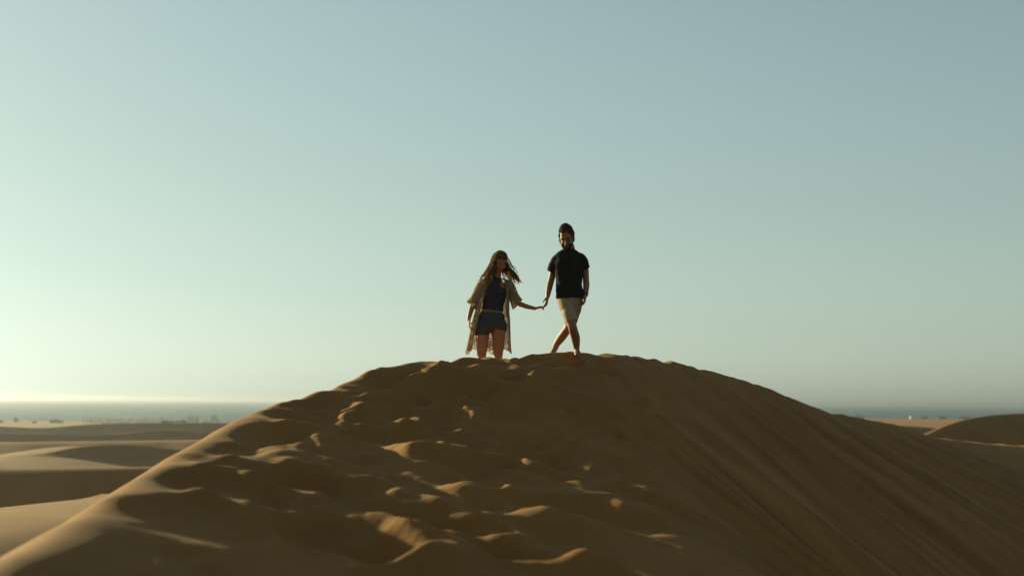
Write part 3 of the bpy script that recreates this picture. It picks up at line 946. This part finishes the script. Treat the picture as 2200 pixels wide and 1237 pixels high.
# cardigan: one sheet from front edge round the back to the other front edge
prof = np.array([  # py, centre px, half width px, half depth m, left front edge px, right front edge px
    (597, 1068, 14, .060, 1057, 1080), (601, 1066.5, 24, .080, 1053, 1083), (606, 1065, 31.5, .098, 1050, 1085), (614, 1063.5, 34, .118, 1047, 1086.5),
    (630, 1062, 33.5, .128, 1043, 1087), (650, 1059.5, 34.5, .135, 1037, 1088), (670, 1057, 37, .145, 1031, 1088), (690, 1054.5, 41, .160, 1026, 1090),
    (710, 1053, 43, .170, 1021, 1092), (730, 1051.5, 45, .178, 1017, 1093.5), (744, 1050.5, 47, .185, 1014, 1094), (754, 1050, 48.5, .19, 1012, 1094.5)])
ny, nth = 70, 110
ys_ = np.linspace(597, 754, ny)
PR = [np.interp(ys_, prof[:, 0], prof[:, k]) for k in range(6)]
sheet = np.zeros((ny, nth, 3))
pxm = FPX / WY
for i in range(ny):
    py, cx, a, b_, xl, xr = [p[i] for p in PR]
    tl = math.acos(max(-1, min(1, (xl - cx) / a))); tr_ = math.acos(max(-1, min(1, (xr - cx) / a)))
    th = np.linspace(-tl, -(2 * math.pi - tr_), nth) if False else np.linspace(tl, 2 * math.pi + tr_ - 0, nth)
    # front is at negative depth: th = tl (left front edge) .. pi (far left) .. round the back .. to tr_ + 2pi (right front edge)
    f = (i / (ny - 1)) ** 1.3
    wob = 1 + f * (0.055 * np.cos(th * 11 + 0.8) + 0.035 * np.cos(th * 6 + 2.1 + i * .02))
    hemd = f ** 4 * (5.0 * np.cos(th * 5 + 1.0) + 3.0 * np.cos(th * 9))
    for j, t in enumerate(th):
        X_ = cx + a * math.cos(t) * wob[j]
        Yd = -b_ * math.sin(t) * wob[j] + 0.01
        sheet[i, j] = at(X_, py + hemd[j], WY + Yd)
cardigan = open_sheet('cardigan', sheet, M_LACE, person_w)
for nm, path, r0, drop in (('l', [(1043, 605, .0), (1033, 617, .01), (1022, 640, .025), (1011.5, 655, .03)], (.066, .064, .062, .070), .012),
                           ('r', [(1087, 605, .0), (1096, 616, .01), (1104, 636, .03), (1111, 650, .05)], (.062, .060, .060, .072), .085)):
    D = catmull(np.array([list(wom(*p)) + [r] for p, r in zip(path, r0)]), 8)
    T = np.gradient(D[:, :3], axis=0); T /= np.linalg.norm(T, axis=1, keepdims=True)
    rows = []
    for i in range(len(D)):
        U = unit(np.array([0, 1.0, 0]) - T[i, 1] * T[i]); V = np.cross(T[i], U)
        f = (i / (len(D) - 1)) ** 2
        ring = []
        for k in np.linspace(0, 2 * np.pi, 28, endpoint=False):
            r_ = D[i, 3] * (1 + 0.06 * f * math.cos(5 * k))
            p = D[i, :3] + (U * math.cos(k) + V * math.sin(k)) * r_
            low = max(0.0, -(U * math.cos(k) + V * math.sin(k))[2])
            p = p + np.array([0, 0, -1]) * drop * f * low + T[i] * 0.02 * f * low
            ring.append(p)
        rows.append(ring)
    sl = open_sheet('sleeve', np.array(rows), M_LACE, person_w, close=True)
    sl.parent = cardigan
    sl.matrix_parent_inverse = (Matrix.Translation(-Vector(person_w.location))).copy()
    sl.matrix_parent_inverse = cardigan.matrix_world.inverted() if False else Matrix.Identity(4)

# long wind-blown hair
hr = np.random.RandomState(11)
S = Soup()
S.blob(WP(0, .006, .060), np.array([.083, .097, .082]) * 1.06, WHEAD, 18)
S.blob(WP(0, .040, .030), np.array([.078, .080, .085]) * 1.06, WHEAD, 18)
fdir = WHEAD @ np.array([0, -1.0, 0])
fa = math.atan2(fdir[1], fdir[0])
V_, F_ = [], []
HS = Soup()
for i in range(230):
    az = hr.uniform(-math.pi, math.pi)
    rel = (az - fa + math.pi) % (2 * math.pi) - math.pi
    if abs(rel) < 0.80: continue
    lc = np.array([math.cos(az), math.sin(az), 0])
    loc = WHEAD.T @ lc
    ex = np.array([.078, .094, .0]) * np.array([loc[0], loc[1], 0]) + np.array([0, .018, 0])
    p0 = WP(hr.uniform(-.012, .012), (-.070 if abs(rel) < 1.5 else -.03) + hr.uniform(-.012, .05), .118 + hr.uniform(-.004, .004) - (.010 if abs(rel) < 1.5 else 0))
    p1 = WP(ex[0] * .84, ex[1] * .84, .080 + hr.uniform(-.01, .01))
    p2 = WP(ex[0] * 1.06, ex[1] * 1.04, .015)
    left = lc[0] < 0.15 * hr.randn()
    L = hr.uniform(.12, .24) if not left else hr.uniform(.15, .27)
    wind = np.array([0.78, -0.02, 0.0]) if not left else np.array([-0.46, -.02, 0.0])
    wv = hr.uniform(-.040, .040)
    wind = wind * hr.uniform(.15, 1.0)
    side = np.array([-lc[1], lc[0], 0])
    p3 = p2 + np.array([0, 0, -.060]) + lc * .018 + wind * .03 + side * wv * .5
    p4 = p3 + np.array([0, 0, -L * .42]) + wind * L * .42 + lc * .016 - side * wv
    p5 = p4 + np.array([0, 0, -L * .36]) + wind * L * (.62 if left else .40) + side * wv * .9
    p6 = p5 + np.array([hr.uniform(0, .05) if not left else hr.uniform(-.05, .0), hr.uniform(-.02, .02), -L * .16 + hr.uniform(0, .02)]) - side * wv * .6
    r = hr.uniform(.004, .0095)
    HS.tube([p0, p1, p2, p3, p4, p5, p6], [r * .9, r * 1.1, r * 1.15, r, r * .85, r * .5, r * .12], (1, .3, .2), 6, 4, caps=False)
for i in range(260):      # loose wisps
    az = hr.uniform(-math.pi, math.pi)
    rel = (az - fa + math.pi) % (2 * math.pi) - math.pi
    if abs(rel) < 0.95: continue
    lc = np.array([math.cos(az), math.sin(az), 0])
    loc = WHEAD.T @ lc
    p1 = WP(loc[0] * .082, loc[1] * .098 + .018, hr.uniform(-.02, .09))
    right = 1.0 if lc[0] > 0 else -.6
    p2 = p1 + lc * hr.uniform(.01, .03) + np.array([.02 * right, 0, -.07])
    p3 = p2 + np.array([hr.uniform(0, .07) * right, hr.uniform(-.03, .03), -hr.uniform(.04, .12)])
    p4 = p3 + np.array([hr.uniform(0.0, .08) * right, 0, -hr.uniform(.0, .09)])
    HS.tube([p1, p2, p3, p4], [.0022, .0020, .0016, .0006], (1, .3, .2), 4, 4, caps=False)
hair_w = S.fuse('hair', 0.006, 1, M_HAIR_W, person_w, lambda x, y, z: 0.004 * noise(x * 50, z * 14))
locks = mesh_obj('hair_lock', HS.v, HS.f, M_HAIR_W)
locks.parent = hair_w

# ------------------------------------------------------------------ the far beach
def spot(px, Y):
    x = at(px, 880, Y)[0]
    return np.array([x, Y, float(ground_z(np.array([x]), np.array([Y]))[0])])


def box(name, size, loc, mat, parent, bevel=0.0):
    bm = bmesh.new()
    bmesh.ops.create_cube(bm, size=1.0)
    bmesh.ops.scale(bm, vec=size, verts=bm.verts)
    if bevel:
        bmesh.ops.bevel(bm, geom=bm.edges[:], offset=bevel, segments=1, affect='EDGES')
    me = bpy.data.meshes.new(name); bm.to_mesh(me); bm.free()
    me.materials.append(mat)
    o = bpy.data.objects.new(name, me); COL.objects.link(o)
    o.location = loc
    o.parent = parent
    return o


M_HUT = plain('pale_hut_paint', (0.80, 0.75, 0.62), 0.8, 0.2, 0.06, 2)
M_HUTD = plain('hut_shutter', (0.50, 0.45, 0.35), 0.8, 0.2, 0.1, 4)
M_WOOD = plain('weathered_wood', (0.15, 0.105, 0.06), 0.9, 0.1, 0.2, 8)
M_STRAW = plain('pale_canvas', (0.62, 0.56, 0.44), 0.9, 0.1, 0.1, 4)
M_BED = plain('lounger_plastic', (0.60, 0.55, 0.45), 0.7, 0.2, 0.08, 4)
M_LEAF = plain('shrub_leaf', (0.055, 0.058, 0.022), 0.9, 0.1, 0.35, 3)
M_WHITE = plain('white_paint', (0.75, 0.73, 0.66), 0.8, 0.2, 0.04, 4)

# the wider pale hut
p = spot(418, 572)
hut = empty('beach_hut', tuple(p), R(-6))
tag(hut, 'wide pale flat-roofed beach hut behind the dark thicket near the sea', 'hut')
box('wall', (4.5, 3.0, 2.6), (0, 0, 1.3), M_HUT, hut, 0.03)
box('roof', (4.75, 3.3, 0.18), (0, 0, 2.70), M_HUTD, hut, 0.02)
dr = box('door', (0.85, 0.06, 1.95), (1.55, -1.525, 1.0), M_HUTD, hut, 0.01)
box('handle', (0.05, 0.05, 0.14), (-0.32, -0.05, 0.02), M_WOOD, dr)
for k in (-1.35, 0.0):
    w_ = box('shutter', (1.0, 0.06, 1.0), (k - 0.2, -1.525, 1.55), M_HUTD, hut, 0.01)
    box('sill', (1.1, 0.14, 0.06), (0, -0.06, -0.54), M_HUT, w_)
# the lifeguard tower with a mast
p = spot(460.5, 576)
twr = empty('lifeguard_tower', tuple(p), R(5))
tag(twr, 'narrow pale lifeguard tower with a short mast on its roof', 'tower')
for sx in (-1, 1):
    for sy in (-1, 1):
        box('leg', (0.16, 0.16, 1.0), (1.15 * sx, 1.0 * sy, 0.5), M_WOOD, twr)
box('platform', (2.9, 2.6, 0.14), (0, 0, 1.02), M_WOOD, twr)
cab = box('cabin', (2.55, 2.2, 1.75), (0, 0, 1.965), M_HUT, twr, 0.03)
for k in (-0.8, 0.0, 0.8):
    box('panel', (0.52, 0.05, 1.35), (k, -1.12, 0.0), M_HUTD, cab, 0.01)
box('roof', (3.0, 2.7, 0.16), (0, 0, 2.92), M_HUTD, twr, 0.02)
box('mast', (0.07, 0.07, 0.9), (0.1, 0, 3.45), M_WOOD, twr)
box('stair', (0.7, 0.9, 0.9), (1.75, 0.2, 0.45), M_HUTD, twr, 0.02)
# small things on the beach
p = spot(35.5, 560)
kio = empty('kiosk', tuple(p), R(8))
tag(kio, 'small lone brown kiosk standing on flat sand at the far left', 'kiosk')
box('wall', (1.25, 1.2, 1.5), (0, 0, 0.75), M_WOOD, kio, 0.03)
box('roof', (1.45, 1.4, 0.14), (0, 0, 1.57), M_HUTD, kio, 0.02)
box('door', (0.55, 0.05, 1.15), (0.15, -0.61, 0.6), M_HUTD, kio, 0.01)
p = spot(1957, 985)
cabn = empty('white_cabin', tuple(p), R(4))
tag(cabn, 'tiny white cabin on the distant sand at the right', 'cabin')
box('wall', (1.3, 1.3, 1.7), (0, 0, 0.85), M_WHITE, cabn, 0.03)
box('roof', (1.5, 1.5, 0.14), (0, 0, 1.77), M_WHITE, cabn, 0.02)
for px, Y, h, lab in ((65, 585, 1.9, 'tall thin post at the shore between the small brown kiosk and the shrub'),
                      (86, 585, 1.1, 'short thin post left of the low shrub mound'),
                      (97, 586, 1.0, 'shortest thin post right beside the low shrub mound'),
                      (491, 578, 1.7, 'lone thin post right of the pale lifeguard tower')):
    p = spot(px, Y)
    pst = empty('wooden_post', tuple(p))
    tag(pst, lab, 'post', 'posts along the shore')
    box('shaft', (0.14, 0.14, h), (0, 0, h / 2), M_WOOD, pst, 0.01)
    box('cap', (0.20, 0.20, 0.06), (0, 0, h + 0.03), M_WOOD, pst, 0.01)

# parasols and sun loungers in rows: nothing tells them apart
fr = np.random.RandomState(5)


def parasol_proto():
    root = empty('parasol', (0, 0, -50))
    box('pole', (0.06, 0.06, 2.3), (0, 0, 1.15), M_WOOD, root)
    n = 8
    V = [(0, 0, 2.45)] + [(1.15 * math.cos(2 * math.pi * k / n), 1.15 * math.sin(2 * math.pi * k / n), 1.95) for k in range(n)] + [(0, 0, 2.38)] + \
        [(1.12 * math.cos(2 * math.pi * k / n), 1.12 * math.sin(2 * math.pi * k / n), 1.90) for k in range(n)]
    F = [(0, 1 + k, 1 + (k + 1) % n) for k in range(n)] + [(n + 1, n + 2 + (k + 1) % n, n + 2 + k) for k in range(n)] + \
        [(1 + k, n + 2 + k, n + 2 + (k + 1) % n, 1 + (k + 1) % n) for k in range(n)]
    mesh_obj('canopy', V, F, M_STRAW, root, False)
    return root


def lounger_proto():
    root = empty('sun_lounger', (0, 0, -50))
    box('seat', (0.65, 1.25, 0.10), (0, -0.2, 0.36), M_BED, root, 0.01)
    bk = box('backrest', (0.65, 0.75, 0.09), (0, 0.70, 0.62), M_BED, root, 0.01)
    bk.rotation_euler = (R(42), 0, 0)
    for sx in (-1, 1):
        for y in (-0.7, 0.4):
            box('leg', (0.06, 0.06, 0.31), (0.26 * sx, y, 0.155), M_BED, root)
    return root


def copy_tree(o, parent=None):
    c = o.copy(); COL.objects.link(c); c.parent = parent
    for ch in [x for x in bpy.data.objects if x.parent == o]:
        copy_tree(ch, c)
    return c


pp, lp = parasol_proto(), lounger_proto()
tag(pp, 'pale open parasol in the dense rows on the beach left of the huts', 'parasol', 'parasols in rows on the far beach')
tag(lp, 'pale sun lounger under the parasols on the beach left of the huts', 'sun lounger', 'sun loungers in rows on the far beach')
first = True
for row, (Y, n) in enumerate(((556, 19), (566, 20), (577, 19))):
    for k in range(n):
        px = 178 + (168 / (n - 1)) * k + fr.uniform(-1.5, 1.5) + row * 2
        p = spot(px, Y + fr.uniform(-2, 2))
        for proto, off in ((pp, 0.0), (lp, 0.85)):
            if proto is lp and row == 2: continue
            o = proto if first else copy_tree(proto)
            o.location = (p[0] + off, p[1] - off * 0.4, p[2])
            o.rotation_euler = (0, 0, fr.uniform(-.25, .25))
        first = False


def shrub(px, Y, w, h, label, n=420, seed=0):
    rr = np.random.RandomState(seed)
    p = spot(px, Y)
    root = empty('shrub', tuple(p))
    tag(root, label, 'shrub', 'shrubs along the shore')
    S = Soup()
    for k in range(5):
        a = rr.uniform(-1, 1)
        S.tube([(a * .1 * w, 0, 0), (a * .22 * w, rr.uniform(-.1, .1) * w, h * .35), (a * .38 * w, rr.uniform(-.15, .15) * w, h * .75)], [.06, .045, .02], (1, 0, 0), 5, 2, caps=False)
    mesh_obj('stem', S.v, S.f, M_WOOD, root)
    V, F = [], []
    cl = [(rr.uniform(-.42, .42) * w, rr.uniform(-.25, .25) * w, 0) for _ in range(9)]
    for k in range(n):
        c = cl[rr.randint(len(cl))]
        d = rr.randn(3); d /= np.linalg.norm(d)
        hx = h * (1 - (2 * c[0] / w) ** 2 * .6)
        q = np.array([c[0] + d[0] * .16 * w * rr.rand() ** .4, c[1] + d[1] * .16 * w * rr.rand() ** .4, abs(hx * (.42 + .52 * d[2] * rr.rand() ** .4))])
        u = rr.randn(3); u /= np.linalg.norm(u); v_ = np.cross(u, rr.randn(3)); v_ /= np.linalg.norm(v_)
        s_ = rr.uniform(.16, .36)
        b0 = len(V)
        V += [q - u * s_, q + v_ * s_ * .5, q + u * s_, q - v_ * s_ * .5]
        F.append((b0, b0 + 1, b0 + 2, b0 + 3))
    mesh_obj('crown', V, F, M_LEAF, root, False)


for i, (px, Y, w, h, lab) in enumerate((
        (119, 552, 5.6, 1.5, 'low rounded dark shrub mound at the far left beach'),
        (76, 545, 2.0, .7, 'smallest dry shrub below the thin posts at far left'),
        (3, 530, 2.6, .9, 'low shrub cut by the left edge of the picture'),
        (357, 556, 4.2, 1.5, 'dark shrub at the parasol end of the thicket'),
        (376, 552, 4.4, 1.8, 'tallest dark shrub in the middle of the thicket'),
        (396, 550, 4.0, 1.6, 'dark shrub in front of the wide pale hut'),
        (443, 562, 3.2, .7, 'flat green shrub between the pale hut and the tower'),
        (1846, 930, 6.0, 2.6, 'dark shrub at the foot of the big dune on the right'),
        (1988, 960, 6.6, 1.6, 'long low dark shrub right of the tiny white cabin'),
        (2026, 950, 5.6, 2.2, 'round dark shrub in the middle of the right shore'),
        (2073, 940, 8.0, 2.2, 'widest dark shrub just left of the dark hump'))):
    shrub(px, Y, w, h, lab, 420, 40 + i)

# a pale stone on the dark apron at the right
q = on_dune(2054, 940)
S = Soup(); S.blob((0, 0, 0.03), (.075, .06, .05)); S.blob((.03, .01, .04), (.05, .04, .045))
st = S.fuse('stone', 0.012, 2, M_WHITE, None)
st.location = (q[0], q[1], dune_height(q[0], q[1]) + 0.01)
tag(st, 'small pale stone lying on the dark sand at the right', 'stone')
